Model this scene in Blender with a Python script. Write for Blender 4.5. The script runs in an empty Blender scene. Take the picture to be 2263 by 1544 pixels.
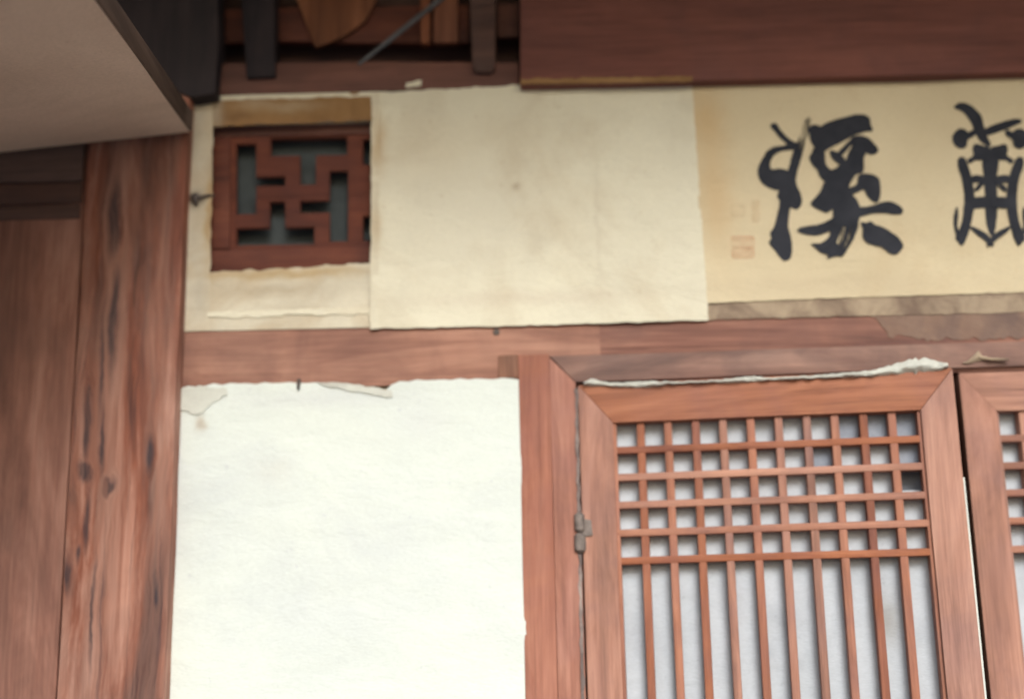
import bpy, bmesh, math, random
from mathutils import Vector, Matrix, noise
random.seed(7)
S = bpy.context.scene
COL = S.collection
R = math.radians

# ------------------------------------------------------------------ camera
F, PCX, PCY = 2940.0, 1131.5, 772.0             # focal length and centre in photo pixels (2263 x 1544)
CUP = Vector((-260., -12472., F)).normalized()  # world up seen from the camera (x right, y down, z forward)
CRT = Vector((1., 0., -.02)); CRT.y = -(CUP.x*CRT.x + CUP.z*CRT.z)/CUP.y; CRT.normalize()
CFW = CUP.cross(CRT)                            # world +Y, into the wall
CAM = Vector((0, -2.1, 1.6))
def to_world(v): return Vector((CRT.dot(v), CFW.dot(v), CUP.dot(v)))
def ray(px, py): return to_world(Vector(((px-PCX)/F, (py-PCY)/F, 1.0)))
def P(px, py, y=0.0):                           # pixel -> point on the plane Y = y parallel to the wall
    r = ray(px, py); return CAM + r*((y-CAM.y)/r.y)
cd = bpy.data.cameras.new('camera'); cam = bpy.data.objects.new('camera', cd); COL.objects.link(cam)
rx, ru, rb = to_world(Vector((1,0,0))), to_world(Vector((0,-1,0))), to_world(Vector((0,0,-1)))
m = Matrix((rx, ru, rb)).transposed().to_4x4(); m.translation = CAM; cam.matrix_world = m
cd.sensor_width = 36; cd.lens = 36*F/2263; cd.clip_end = 500; cd.clip_start = .05
cd.dof.use_dof = True; cd.dof.focus_distance = 1.90; cd.dof.aperture_fstop = 1.0
S.camera = cam

# ------------------------------------------------------------------ light
SUN_EL, SUN_AZ = 31.0, 12.0                    # azimuth measured from straight in front of the wall, minus = camera's left
w = bpy.data.worlds.new('World'); S.world = w; w.use_nodes = True
nt = w.node_tree; bg = nt.nodes['Background']; sky = nt.nodes.new('ShaderNodeTexSky')
sky.sky_type = 'NISHITA'; sky.sun_disc = False
sky.sun_elevation = R(SUN_EL); sky.sun_rotation = R(180-SUN_AZ); sky.dust_density = 3.0; sky.air_density = 1.2
nt.links.new(sky.outputs[0], bg.inputs[0]); bg.inputs[1].default_value = .12
sd = bpy.data.lights.new('sun', 'SUN'); so = bpy.data.objects.new('sun', sd); COL.objects.link(so)
sd.energy = 1.8; sd.angle = R(24); sd.color = (1, .995, .975)
sdir = Vector((math.sin(R(SUN_AZ))*math.cos(R(SUN_EL)), -math.cos(R(SUN_AZ))*math.cos(R(SUN_EL)), math.sin(R(SUN_EL))))
so.rotation_euler = sdir.to_track_quat('Z', 'Y').to_euler(); so.location = (0, -6, 6)
S.view_settings.view_transform = 'Standard'; S.view_settings.look = 'None'
S.view_settings.exposure = 0.54; S.view_settings.gamma = 1
S.cycles.use_denoising = True

# ------------------------------------------------------------------ materials
class NT:
    def __init__(s, name):
        s.m = bpy.data.materials.new(name); s.m.use_nodes = True; s.t = s.m.node_tree
        s.b = s.t.nodes['Principled BSDF']; s.out = s.t.nodes['Material Output']
    def n(s, kind, **kw):
        x = s.t.nodes.new('ShaderNode'+kind)
        for k, v in kw.items(): setattr(x, k, v)
        return x
    def l(s, a, b): s.t.links.new(a, b)
    def coords(s, scale, rnd=True):
        tc = s.n('TexCoord'); mp = s.n('Mapping'); mp.inputs['Scale'].default_value = scale
        if rnd:
            oi = s.n('ObjectInfo'); mul = s.n('Math', operation='MULTIPLY'); mul.inputs[1].default_value = 37.0
            s.l(oi.outputs['Random'], mul.inputs[0])
            ad = s.n('VectorMath', operation='ADD'); s.l(tc.outputs['Object'], ad.inputs[0]); s.l(mul.outputs[0], ad.inputs[1])
            s.l(ad.outputs[0], mp.inputs['Vector'])
        else: s.l(tc.outputs['Object'], mp.inputs['Vector'])
        return mp.outputs[0]
    def noise(s, vec, scale, detail=5, rough=.55, dist=0):
        x = s.n('TexNoise'); s.l(vec, x.inputs['Vector'])
        x.inputs['Scale'].default_value = scale; x.inputs['Detail'].default_value = detail
        x.inputs['Roughness'].default_value = rough; x.inputs['Distortion'].default_value = dist
        return x.outputs['Fac']
    def ramp(s, fac, stops):
        x = s.n('ValToRGB'); s.l(fac, x.inputs[0]); e = x.color_ramp.elements
        while len(e) < len(stops): e.new(.5)
        for i, (p, c) in enumerate(stops):
            e[i].position = p; e[i].color = tuple(c)+(1,) if not isinstance(c, (int, float)) else (c, c, c, 1)
        return x.outputs[0]
    def mix(s, fac, a, b, mode='MIX'):
        x = s.n('Mix', data_type='RGBA', blend_type=mode)
        for v, i in ((fac, 0), (a, 6), (b, 7)):
            if isinstance(v, (int, float)): x.inputs[i].default_value = v
            elif isinstance(v, tuple): x.inputs[i].default_value = v+(1,)
            else: s.l(v, x.inputs[i])
        return x.outputs[2]
    def math(s, op, a, b=0.0):
        x = s.n('Math', operation=op)
        for v, i in ((a, 0), (b, 1)):
            if isinstance(v, (int, float)): x.inputs[i].default_value = v
            else: s.l(v, x.inputs[i])
        return x.outputs[0]
    def bump(s, h, strength, dist):
        x = s.n('Bump'); s.l(h, x.inputs['Height']); x.inputs['Strength'].default_value = strength
        x.inputs['Distance'].default_value = dist; s.l(x.outputs[0], s.b.inputs['Normal'])

def wood(name, mid, dark, light, axis='x', dirt=.35, dirtcol=(.06, .045, .045), knots=(), rough=.72, crack=.5, dust=(.45, .34, .3), dusty=.0, broad=.55):
    q = NT(name)
    st = {'x': (1.2, 16, 16), 'z': (16, 16, 1.2), 'y': (16, 1.2, 16)}[axis]
    v = q.coords(st, rnd=not knots)
    if knots:                                   # grain sweeps round each knot
        tc = q.n('TexCoord'); warp = None; kn = None
        wmp = q.n('Mapping'); wmp.inputs['Scale'].default_value = (14, 14, 7); q.l(tc.outputs['Object'], wmp.inputs['Vector'])
        wn = q.n('TexNoise'); q.l(wmp.outputs[0], wn.inputs['Vector']); wn.inputs['Scale'].default_value = 1.6; wn.inputs['Detail'].default_value = 5
        wsub = q.n('VectorMath', operation='SUBTRACT'); q.l(wn.outputs['Color'], wsub.inputs[0]); wsub.inputs[1].default_value = (.5, .5, .5)
        wsc = q.n('VectorMath', operation='MULTIPLY'); q.l(wsub.outputs[0], wsc.inputs[0]); wsc.inputs[1].default_value = (.024, 0, .09)
        wad = q.n('VectorMath', operation='ADD'); q.l(tc.outputs['Object'], wad.inputs[0]); q.l(wsc.outputs[0], wad.inputs[1])
        sx = q.n('SeparateXYZ'); q.l(wad.outputs[0], sx.inputs[0])
        for (kx, kz, kr, kl) in knots:
            dx = q.math('SUBTRACT', sx.outputs[0], kx); dz = q.math('SUBTRACT', sx.outputs[2], kz)
            a = q.math('DIVIDE', dx, kr); b = q.math('DIVIDE', dz, kr*kl)
            r2 = q.math('ADD', q.math('MULTIPLY', a, a), q.math('MULTIPLY', b, b))
            g = q.math('POWER', 2.718, q.math('MULTIPLY', r2, -1.0))
            wv = q.math('MULTIPLY', g, q.math('MULTIPLY', a, kr*3.2))
            warp = wv if warp is None else q.math('ADD', warp, wv)
            k = q.math('POWER', 2.718, q.math('MULTIPLY', r2, -2.2))
            kn = k if kn is None else q.math('MAXIMUM', kn, k)
        cx = q.n('CombineXYZ'); q.l(q.math('SUBTRACT', sx.outputs[0], warp), cx.inputs[0])
        q.l(sx.outputs[1], cx.inputs[1]); q.l(sx.outputs[2], cx.inputs[2])
        mp = q.n('Mapping'); mp.inputs['Scale'].default_value = st; q.l(cx.outputs[0], mp.inputs['Vector']); v = mp.outputs[0]
    g1 = q.noise(v, 2.6, 7, .62, .9)
    g2 = q.noise(v, 9.0, 4, .6, .3)
    col = q.ramp(g1, [(.28, dark), (.5, mid), (.72, light)])
    col = q.mix(.38, col, q.ramp(g2, [(.3, dark), (.68, light)]))
    vb = q.coords({'x': (.7, 5, 5), 'z': (5, 5, .7), 'y': (5, .7, 5)}[axis])
    gb = q.noise(vb, 2.4, 6, .65, 1.2)              # broad streaks of heartwood and bleached sapwood
    col = q.mix(broad, col, q.ramp(gb, [(.34, tuple(c*.45 for c in dark)), (.5, mid), (.64, tuple(min(1, c*1.2) for c in light))]))
    v2 = q.coords((1, 1, 1))
    bl = q.noise(v2, 7.0, 4, .6, .6)
    col = q.mix(q.math('MULTIPLY', q.ramp(bl, [(.42, 0.), (.7, 1.)]), dirt), col, dirtcol)
    if dusty:
        du = q.noise(v, 1.6, 6, .6, .4); col = q.mix(q.math('MULTIPLY', q.ramp(du, [(.4, 0.), (.65, 1.)]), dusty), col, dust)
    st2 = {'x': (.5, 30, 30), 'z': (30, 30, .5), 'y': (30, .5, 30)}[axis]
    if knots:
        mp2 = q.n('Mapping'); mp2.inputs['Scale'].default_value = st2; q.l(cx.outputs[0], mp2.inputs['Vector']); v3 = mp2.outputs[0]
    else: v3 = q.coords(st2)
    ck = q.ramp(q.noise(v3, 2.2, 5, .6, .4), [(.62, 0.), (.72, 1.)])
    col = q.mix(q.math('MULTIPLY', ck, crack), col, (.035, .028, .04))
    if knots:
        col = q.mix(q.math('MULTIPLY', q.math('MULTIPLY', q.ramp(kn, [(.08, 0.), (.8, 1.)]), q.ramp(g2, [(.3, .35), (.55, 1.)])), .85), col, (.03, .028, .038))
    oi = q.n('ObjectInfo'); hs = q.n('HueSaturation'); q.l(col, hs.inputs['Color'])
    q.l(q.math('ADD', q.math('MULTIPLY', oi.outputs['Random'], .2), .91), hs.inputs['Value'])
    q.l(q.math('ADD', q.math('MULTIPLY', oi.outputs['Random'], -.3), 1.12), hs.inputs['Saturation']); col = hs.outputs[0]
    fine = q.noise(v3, 11.0, 4, .7, .2)
    col = q.mix(.35, col, q.ramp(fine, [(.3, .35), (.6, 1.)]), 'MULTIPLY')
    q.l(col, q.b.inputs['Base Color']); q.b.inputs['Roughness'].default_value = rough
    q.b.inputs['Specular IOR Level'].default_value = .3
    q.bump(q.math('SUBTRACT', q.math('ADD', g1, q.math('MULTIPLY', g2, .5)), q.math('MULTIPLY', ck, .8)), .5, .0025)
    return q.m

def paper(name, base, alt, stain, amount, scale=6.0, fleck=.5, rough=.9, transl=0.0, sthresh=(.5, .74), bumpd=.002, spots=()):
    q = NT(name)
    v = q.coords((1, 1, 1)); f = q.coords((3, 3, 14))
    col = q.mix(q.ramp(q.noise(v, scale, 6, .62, .4), [(.3, 0.), (.7, 1.)]), base, alt)
    sn = q.ramp(q.noise(v, scale*.55, 7, .66, 1.1), [(sthresh[0], 0.), (sthresh[1], 1.)])
    col = q.mix(q.math('MULTIPLY', sn, amount), col, stain)
    if spots:
        ge = q.n('NewGeometry'); wn = q.n('TexNoise'); q.l(ge.outputs['Position'], wn.inputs['Vector']); wn.inputs['Scale'].default_value = 28; wn.inputs['Detail'].default_value = 6
        ws = q.n('VectorMath', operation='MULTIPLY_ADD'); q.l(wn.outputs['Color'], ws.inputs[0]); ws.inputs[1].default_value = (.03, 0, .03); ws.inputs[2].default_value = (-.015, 0, -.015)
        wa = q.n('VectorMath', operation='ADD'); q.l(ge.outputs['Position'], wa.inputs[0]); q.l(ws.outputs[0], wa.inputs[1])
        sx = q.n('SeparateXYZ'); q.l(wa.outputs[0], sx.inputs[0])
        for (px, py, rx_, rz_, k, sc) in spots:
            c = P(px, py, -.005)
            a = q.math('DIVIDE', q.math('SUBTRACT', sx.outputs[0], c.x), rx_); b = q.math('DIVIDE', q.math('SUBTRACT', sx.outputs[2], c.z), rz_)
            r2 = q.math('ADD', q.math('MULTIPLY', a, a), q.math('MULTIPLY', b, b))
            col = q.mix(q.math('MULTIPLY', q.math('POWER', 2.718, q.math('MULTIPLY', r2, -1.0)), k), col, sc)
    fl = q.ramp(q.noise(v, 85, 3, .6), [(.68, 0.), (.76, 1.)])
    col = q.mix(q.math('MULTIPLY', fl, fleck), col, stain)
    col = q.mix(.16, col, q.ramp(q.noise(f, 60, 3, .6), [(.25, 0.25), (.7, 1.)]), 'MULTIPLY')
    q.l(col, q.b.inputs['Base Color']); q.b.inputs['Roughness'].default_value = rough
    q.b.inputs['Specular IOR Level'].default_value = .15
    if transl: q.b.inputs['Transmission Weight'].default_value = 0
    wv = q.coords((2.2, 1, 5))
    q.bump(q.math('ADD', q.noise(wv, 5, 5, .55, .5), q.math('MULTIPLY', q.noise(f, 40, 3, .6), .25)), .7, bumpd*2.2)
    return q.m

def plain(name, col, rough=.6, metal=0, var=.5, scale=25, bumpd=.0015):
    q = NT(name); v = q.coords((1, 1, 1)); nz = q.noise(v, scale, 5, .6)
    q.l(q.ramp(nz, [(.3, tuple(c*(1-var) for c in col)), (.7, tuple(min(1, c*(1+var)) for c in col))]), q.b.inputs['Base Color'])
    q.b.inputs['Roughness'].default_value = rough; q.b.inputs['Metallic'].default_value = metal
    q.bump(nz, .5, bumpd)
    return q.m

def faint(name, col, op, scale, stretch=(1, 1, 1), lo=.4, hi=.6):      # worn ink: patchy coverage
    q = NT(name); v = q.coords(stretch)
    q.b.inputs['Base Color'].default_value = col+(1,); q.b.inputs['Roughness'].default_value = .95
    q.b.inputs['Specular IOR Level'].default_value = .05
    a = q.math('MULTIPLY', q.ramp(q.noise(v, scale, 5, .6), [(lo, 0.), (hi, 1.)]), op)
    q.l(a, q.b.inputs['Alpha'])
    return q.m

RED = dict(mid=(.30, .115, .062), dark=(.15, .058, .038), light=(.42, .19, .11))
M = {}
M['post'] = wood('post_wood', (.26, .094, .06), (.085, .036, .036), (.45, .255, .20), 'z', .35, dirtcol=(.07, .04, .04), broad=.8, knots=(
    [(P(x, y, -.035).x, P(x, y, -.035).z, r, k) for x, y, r, k in
     ((186, 1036, .017, 1.4), (240, 1062, .016, 1.1), (190, 940, .011, 7), (193, 1150, .007, 11), (202, 1360, .004, 30), (225, 960, .006, 12), (252, 480, .013, 7), (252, 720, .011, 12), (226, 800, .006, 22), (330, 990, .009, 4), (150, 1270, .008, 6), (172, 1235, .006, 4), (345, 1300, .006, 5), (128, 1000, .005, 4))]),
    crack=.8, dusty=.5, dust=(.40, .25, .205))
M['board'] = wood('side_board_wood', (.26, .112, .08), (.15, .064, .05), (.36, .19, .145), 'z', .25, dirtcol=(.09, .05, .045), crack=.3)
M['beam'] = wood('beam_wood', (.29, .122, .078), (.16, .065, .048), (.40, .20, .13), 'x', .5, dirtcol=(.12, .052, .046), crack=.3, broad=.6)
M['beam_dark'] = wood('top_beam_wood', (.175, .056, .042), (.125, .041, .035), (.215, .075, .056), 'x', .4, dirtcol=(.10, .042, .042), crack=.12, broad=.35)
M['recess'] = wood('recess_wood', (.085, .038, .032), (.045, .024, .024), (.13, .06, .045), 'x', .5, crack=.3)  # tone kept dark to carry the shadow of the recess
M['shadow_slat'] = wood('shadow_slat_wood', (.10, .058, .05), (.05, .032, .032), (.15, .082, .064), 'x', .4)  # dark colour stands for the shadow under the raised panel
M['rail'] = wood('rail_wood', (.13, .052, .04), (.075, .032, .03), (.18, .075, .056), 'x', .5, dirtcol=(.05, .03, .032), crack=.2)
M['rail2'] = wood('block_wood', (.20, .08, .048), (.12, .048, .032), (.26, .11, .065), 'z', .4, dirtcol=(.06, .03, .03))
M['panel_wood'] = wood('panel_frame_wood', (.13, .092, .078), (.085, .06, .054), (.18, .13, .11), 'y', .3, crack=.2)
M['dark_post'] = wood('dark_shade_wood', (.02, .016, .023), (.012, .011, .017), (.036, .027, .032), 'z', .5, dirtcol=(.012, .011, .016), crack=.3)  # near-black tone; on the corner board it holds the eave's shade
M['orange'] = wood('fresh_wood', (.21, .085, .045), (.13, .052, .03), (.29, .13, .072), 'z', .2, crack=.2)
M['jamb'] = wood('jamb_wood', (.33, .15, .11), (.23, .10, .075), (.44, .235, .18), 'z', .5, dirtcol=(.27, .135, .125), crack=.2, broad=.5)
M['head'] = wood('head_wood', (.20, .10, .078), (.105, .056, .05), (.31, .175, .13), 'x', .5, dirtcol=(.09, .06, .06), crack=.3, broad=.65)
M['lintel'] = wood('lintel_wood', (.225, .098, .072), (.125, .056, .047), (.32, .165, .12), 'x', .5, dirtcol=(.10, .055, .055), crack=.25, broad=.6)
M['door_h'] = wood('door_rail_wood', (.33, .14, .086), (.22, .082, .055), (.44, .21, .13), 'x', .45, dirtcol=(.22, .105, .10), crack=.2, broad=.55)
M['door_v'] = wood('door_stile_wood', (.33, .14, .088), (.20, .078, .056), (.44, .215, .145), 'z', .5, dirtcol=(.22, .11, .105), crack=.25, broad=.6)
M['fret'] = wood('fretwork_wood', (.15, .048, .032), (.08, .029, .024), (.20, .074, .047), 'x', .5, dirtcol=(.06, .025, .026), crack=.2, broad=.5)
M['white'] = paper('white_paper', (.655, .72, .69), (.61, .675, .665), (.46, .50, .56), .4, 5, fleck=.6, spots=(
    (445, 935, .007, .013, .7, (.40, .33, .25)), (400, 880, .02, .016, .7, (.45, .42, .36)), (378, 1010, .012, .05, .5, (.42, .43, .52)), (372, 1180, .01, .06, .4, (.42, .44, .52)), (600, 1040, .03, .02, .15, (.5, .46, .4)), (700, 880, .12, .015, .3, (.5, .52, .58)), (930, 930, .05, .03, .2, (.55, .57, .62))))
M['cream'] = paper('cream_paper', (.77, .755, .62), (.68, .66, .545), (.45, .36, .24), .42, 5, bumpd=.003, spots=(
    (1142, 415, .010, .008, .65, (.36, .28, .19)), (836, 320, .012, .05, .6, (.45, .30, .15)), (834, 500, .010, .03, .4, (.45, .32, .18)), (950, 330, .09, .06, .25, (.5, .40, .26)), (1240, 480, .07, .08, .2, (.5, .42, .30)), (1180, 290, .10, .04, .2, (.5, .42, .30)), (1150, 660, .2, .012, .3, (.52, .44, .36)), (1320, 480, .004, .10, .25, (.5, .45, .36))))
M['old'] = paper('old_paper', (.68, .65, .535), (.54, .515, .43), (.40, .28, .15), .55, 8, sthresh=(.45, .68), spots=(
    (432, 440, .014, .014, .8, (.10, .09, .09)), (436, 480, .014, .03, .4, (.36, .27, .16)), (466, 470, .010, .10, .75, (.38, .24, .09)), (640, 602, .16, .010, .7, (.42, .29, .13)), (600, 640, .12, .012, .4, (.36, .29, .20)), (430, 255, .02, .02, .5, (.36, .35, .33)), (440, 640, .012, .04, .4, (.40, .37, .31)))) 
M['ochre'] = paper('water_stained_paper', (.33, .20, .095), (.25, .145, .065), (.13, .07, .035), .7, 10, spots=((640, 235, .05, .012, .45, (.5, .42, .30)), (560, 228, .03, .01, .4, (.5, .43, .32)), (520, 255, .03, .01, .5, (.16, .09, .05)), (480, 245, .012, .04, .6, (.46, .42, .34))))
M['tan'] = paper('tan_scroll_paper', (.67, .595, .425), (.61, .535, .375), (.50, .36, .20), .4, 5, fleck=.4, spots=(
    (1560, 260, .03, .06, .5, (.56, .37, .17)), (1580, 430, .03, .10, .45, (.56, .37, .18)), (1900, 175, .2, .008, .4, (.45, .36, .24)), (1850, 630, .25, .02, .35, (.52, .44, .32)), (2100, 300, .08, .10, .25, (.52, .44, .30))))
M['mount'] = paper('grey_mount_paper', (.44, .36, .26), (.33, .265, .20), (.14, .095, .08), .75, 16, sthresh=(.42, .62))
M['grime'] = paper('grimy_paper', (.27, .19, .15), (.22, .145, .115), (.12, .09, .09), .6, 18, sthresh=(.45, .66))
M['gap'] = paper('dusty_gap_paper', (.36, .30, .28), (.24, .19, .18), (.10, .08, .08), .8, 20, sthresh=(.4, .6))
M['pale'] = paper('pale_torn_paper', (.60, .635, .59), (.50, .52, .49), (.28, .27, .25), .55, 14)
M['door_paper'] = paper('door_paper', (.51, .565, .635), (.44, .495, .56), (.28, .31, .37), .4, 7, spots=(
    (1955, 1370, .02, .035, .7, (.26, .26, .25)), (1620, 1330, .02, .03, .35, (.33, .33, .38)), (1560, 1080, .012, .008, .0, (1, 1, 1)), (1840, 985, .03, .02, .35, (.3, .32, .36))))
M['patch'] = paper('sooty_door_paper', (.30, .34, .41), (.20, .235, .30), (.16, .18, .22), .7, 14)
M['soffit'] = paper('panel_paper', (.70, .565, .475), (.62, .49, .405), (.38, .29, .23), .45, 5)
M['blue'] = paper('grey_blue_paper', (.095, .112, .12), (.06, .073, .08), (.03, .033, .04), .6, 10)
M['plaster'] = plain('clay_plaster', (.42, .36, .28), .95, 0, .2, 14)
M['iron'] = plain('old_iron', (.10, .085, .08), .6, .6, .5, 60)
M['grey_iron'] = plain('dull_iron', (.17, .145, .135), .7, .15, .5, 60, .003)
M['rod'] = plain('grey_rod', (.10, .11, .13), .5, .3, .3, 40)
M['stone'] = plain('granite', (.17, .16, .15), .85, 0, .25, 30, .004)
M['earth'] = plain('sandy_earth', (.20, .175, .15), .95, 0, .25, 3, .01)
M['tile'] = plain('roof_clay', (.10, .10, .105), .8, 0, .3, 9)
M['rafter'] = wood('rafter_wood', (.22, .10, .065), (.12, .06, .04), (.3, .15, .09), 'y', .4)
M['room'] = plain('room_clay', (.12, .10, .085), .95, 0, .2, 4)
q = NT('black_ink'); vv = q.coords((1, 1, 1)); 
q.l(q.ramp(q.noise(vv, 22, 4, .6), [(.3, (.012, .015, .024)), (.75, (.032, .036, .05))]), q.b.inputs['Base Color'])
q.b.inputs['Roughness'].default_value = .7; q.b.inputs['Specular IOR Level'].default_value = .2; M['ink'] = q.m
M['dry_ink'] = faint('dry_brush_ink', (.02, .023, .032), .92, 9, (34, 1, 3.2), .34, .58)
M['seal'] = faint('faded_red_seal', (.60, .26, .15), .34, 26, (1, 1, 2), .25, .7)
M['seal2'] = faint('faded_orange_seal', (.66, .36, .18), .20, 45, (1, 1, 1), .35, .7)

# ------------------------------------------------------------------ object helpers
def tag(o, label=None, cat=None, group=None, kind=None):
    for k, v in (('label', label), ('category', cat), ('group', group), ('kind', kind)):
        if v: o[k] = v
    return o
def empty(name, loc=(0, 0, 0)):
    o = bpy.data.objects.new(name, None); COL.objects.link(o); o.location = loc; o.empty_display_size = .05
    return o
def finish(name, bm, mat, parent=None, smooth=True, ang=35, origin=None):
    me = bpy.data.meshes.new(name)
    bmesh.ops.recalc_face_normals(bm, faces=bm.faces[:])
    if origin is None:
        n = len(bm.verts); c = sum((v.co for v in bm.verts), Vector())/max(n, 1); origin = Vector((c.x, c.y, min(v.co.z for v in bm.verts)))
    pw = Vector()
    if parent is not None:
        p = parent
        while p is not None: pw = pw + p.location; p = p.parent
    bmesh.ops.translate(bm, verts=bm.verts[:], vec=-origin)
    bm.to_mesh(me); bm.free()
    if smooth:
        for p in me.polygons: p.use_smooth = True
        me.set_sharp_from_angle(angle=R(ang))
    me.materials.append(mat)
    o = bpy.data.objects.new(name, me); COL.objects.link(o); o.location = origin - pw
    if parent is not None: o.parent = parent
    return o
def wob(bm, amp, freq=3.0, seed=0):
    for v in bm.verts:
        c = v.co*freq + Vector((seed*7.3, seed*3.1, seed*1.7)); v.co += noise.noise_vector(c)*amp
def prism(front, back, bevel=.003, seg=2):
    bm = bmesh.new(); a = [bm.verts.new(p) for p in front]; b = [bm.verts.new(p) for p in back]; n = len(a)
    bm.faces.new(a); bm.faces.new(b[::-1])
    for i in range(n): bm.faces.new((a[i], b[i], b[(i+1) % n], a[(i+1) % n]))
    bmesh.ops.recalc_face_normals(bm, faces=bm.faces[:])
    if bevel: bmesh.ops.bevel(bm, geom=bm.edges[:], offset=bevel, segments=seg, affect='EDGES', profile=.6)
    return bm
def cuts(bm, axis, n):
    lo = min(v.co[axis] for v in bm.verts); hi = max(v.co[axis] for v in bm.verts)
    no = Vector(); no[axis] = 1
    for i in range(1, n):
        co = Vector(); co[axis] = lo+(hi-lo)*i/n
        bmesh.ops.bisect_plane(bm, geom=bm.verts[:]+bm.edges[:]+bm.faces[:], plane_co=co, plane_no=no)
SEED = [0]
def timber(name, px, yf, depth, mat, parent=None, bevel=.003, n=8, axis=None, amp=.0015, origin=None):
    """a length of timber: pixel outline on the plane Y = yf, pushed back by its depth"""
    fr = [P(x, y, yf) for x, y in px]; bk = [p+Vector((0, depth, 0)) for p in fr]
    bm = prism(fr, bk, bevel)
    if axis is None:
        ex = [max(p[k] for p in fr)-min(p[k] for p in fr) for k in (0, 2)]; axis = 0 if ex[0] > ex[1] else 2
    if n > 1: cuts(bm, axis, n)
    SEED[0] += 1; wob(bm, amp, 4, SEED[0])
    return finish(name, bm, mat, parent, origin=origin)
def boxw(name, lo, hi, mat, parent=None, bevel=.004, n=1, axis=0, amp=0.0):
    (x0, y0, z0), (x1, y1, z1) = lo, hi
    fr = [Vector(p) for p in ((x0, y0, z0), (x1, y0, z0), (x1, y0, z1), (x0, y0, z1))]; bk = [p+Vector((0, y1-y0, 0)) for p in fr]
    bm = prism(fr, bk, bevel)
    if n > 1: cuts(bm, axis, n)
    if amp: SEED[0] += 1; wob(bm, amp, 4, SEED[0])
    return finish(name, bm, mat, parent)
def along(pts, t):                                # polyline by x fraction
    x = pts[0][0]+(pts[-1][0]-pts[0][0])*t
    for (x0, y0), (x1, y1) in zip(pts, pts[1:]):
        if x0 <= x <= x1: return (x, y0+(y1-y0)*(x-x0)/(x1-x0) if x1 > x0 else y0)
    return pts[-1]
def wrinkle(x, z, amp, seed):
    v = Vector((x*4.0+seed*5.1, z*7.0, seed*2.3))
    return amp*(noise.noise(v)+.6*noise.noise(v*2.3)+.3*noise.noise(v*5.1))
def sheet(name, top, bot, yf, mat, parent=None, amp=.0018, rag_t=0., rag_b=0., rag_s=0., step=14, seed=0, thick=.0006, curl=None):
    """a pasted sheet between a top and a bottom edge (pixel polylines running left to right)"""
    W = max(top[-1][0]-top[0][0], bot[-1][0]-bot[0][0]); H = max(b[1] for b in bot)-min(t[1] for t in top)
    nx = max(4, int(W/step)); nz = max(4, int(H/step)); bm = bmesh.new(); g = []; gb = []
    for j in range(nz+1):
        v = j/nz; row = []; rb = []
        for i in range(nx+1):
            u = i/nx; (tx, ty), (bx, by) = along(top, u), along(bot, u)
            if j == 0: ty += rag_t*noise.noise(Vector((tx*.05, seed*3.3, 0)))+rag_t*.5*noise.noise(Vector((tx*.17, seed*3.3, 5)))
            if j == nz: by += rag_b*noise.noise(Vector((bx*.05, seed*4.1, 9)))+rag_b*.5*noise.noise(Vector((bx*.17, seed*3.3, 5)))
            x = tx+(bx-tx)*v; y = ty+(by-ty)*v
            if i in (0, nx): x += rag_s*noise.noise(Vector((y*.05, seed*1.3, i)))
            p = P(x, y, yf); yy = wrinkle(p.x, p.z, amp, seed)
            if curl: yy += curl(u, v)
            p.y += min(yy, .0012) if yy > 0 else yy
            row.append(bm.verts.new(p)); rb.append(bm.verts.new(p+Vector((0, thick, 0))))
        g.append(row); gb.append(rb)
    for j in range(nz):
        for i in range(nx):
            bm.faces.new((g[j][i], g[j+1][i], g[j+1][i+1], g[j][i+1])); bm.faces.new((gb[j][i], gb[j][i+1], gb[j+1][i+1], gb[j+1][i]))
    for i in range(nx):
        bm.faces.new((g[0][i], g[0][i+1], gb[0][i+1], gb[0][i])); bm.faces.new((g[nz][i+1], g[nz][i], gb[nz][i], gb[nz][i+1]))
    for j in range(nz):
        bm.faces.new((g[j+1][0], g[j][0], gb[j][0], gb[j+1][0])); bm.faces.new((g[j][nx], g[j+1][nx], gb[j+1][nx], gb[j][nx]))
    return finish(name, bm, mat, parent, ang=50)
def tube(pts, rads, seg=10):
    bm = bmesh.new(); rings = []
    for k, (p, r) in enumerate(zip(pts, rads)):
        t = (pts[min(k+1, len(pts)-1)]-pts[max(k-1, 0)]).normalized(); a = t.orthogonal().normalized(); b = t.cross(a)
        rings.append([bm.verts.new(p+a*(r*math.cos(2*math.pi*i/seg))+b*(r*math.sin(2*math.pi*i/seg))) for i in range(seg)])
    for r0, r1 in zip(rings, rings[1:]):
        for i in range(seg): bm.faces.new((r0[i], r0[(i+1) % seg], r1[(i+1) % seg], r1[i]))
    bm.faces.new(rings[0][::-1]); bm.faces.new(rings[-1])
    return bm

# ------------------------------------------------------------------ setting: ground, platform, room, roof
bm = bmesh.new(); bmesh.ops.create_grid(bm, x_segments=40, y_segments=40, size=150)
tag(finish('ground', bm, M['earth'], smooth=False, origin=Vector()), 'sandy earth courtyard in front of the house', kind='structure')
tag(boxw('stone_platform', (-2.4, -.95, .0), (2.4, 2.6, .36), M['stone'], bevel=.02, n=9, amp=.006), 'granite platform that carries the timber house', kind='structure')
bm = bmesh.new()
x0, x1, y0, y1, z0, z1 = -1.9, 1.9, .12, 2.4, .362, 3.3
V = [bm.verts.new(p) for p in ((x0, y0, z0), (x1, y0, z0), (x1, y1, z0), (x0, y1, z0), (x0, y0, z1), (x1, y0, z1), (x1, y1, z1), (x0, y1, z1))]
for f in ((0, 1, 2, 3), (4, 5, 6, 7), (1, 2, 6, 5), (2, 3, 7, 6), (3, 0, 4, 7)): bm.faces.new([V[i] for i in f])
tag(finish('interior_wall', bm, M['room'], smooth=False), 'dim clay room behind the doors', kind='structure')
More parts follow.
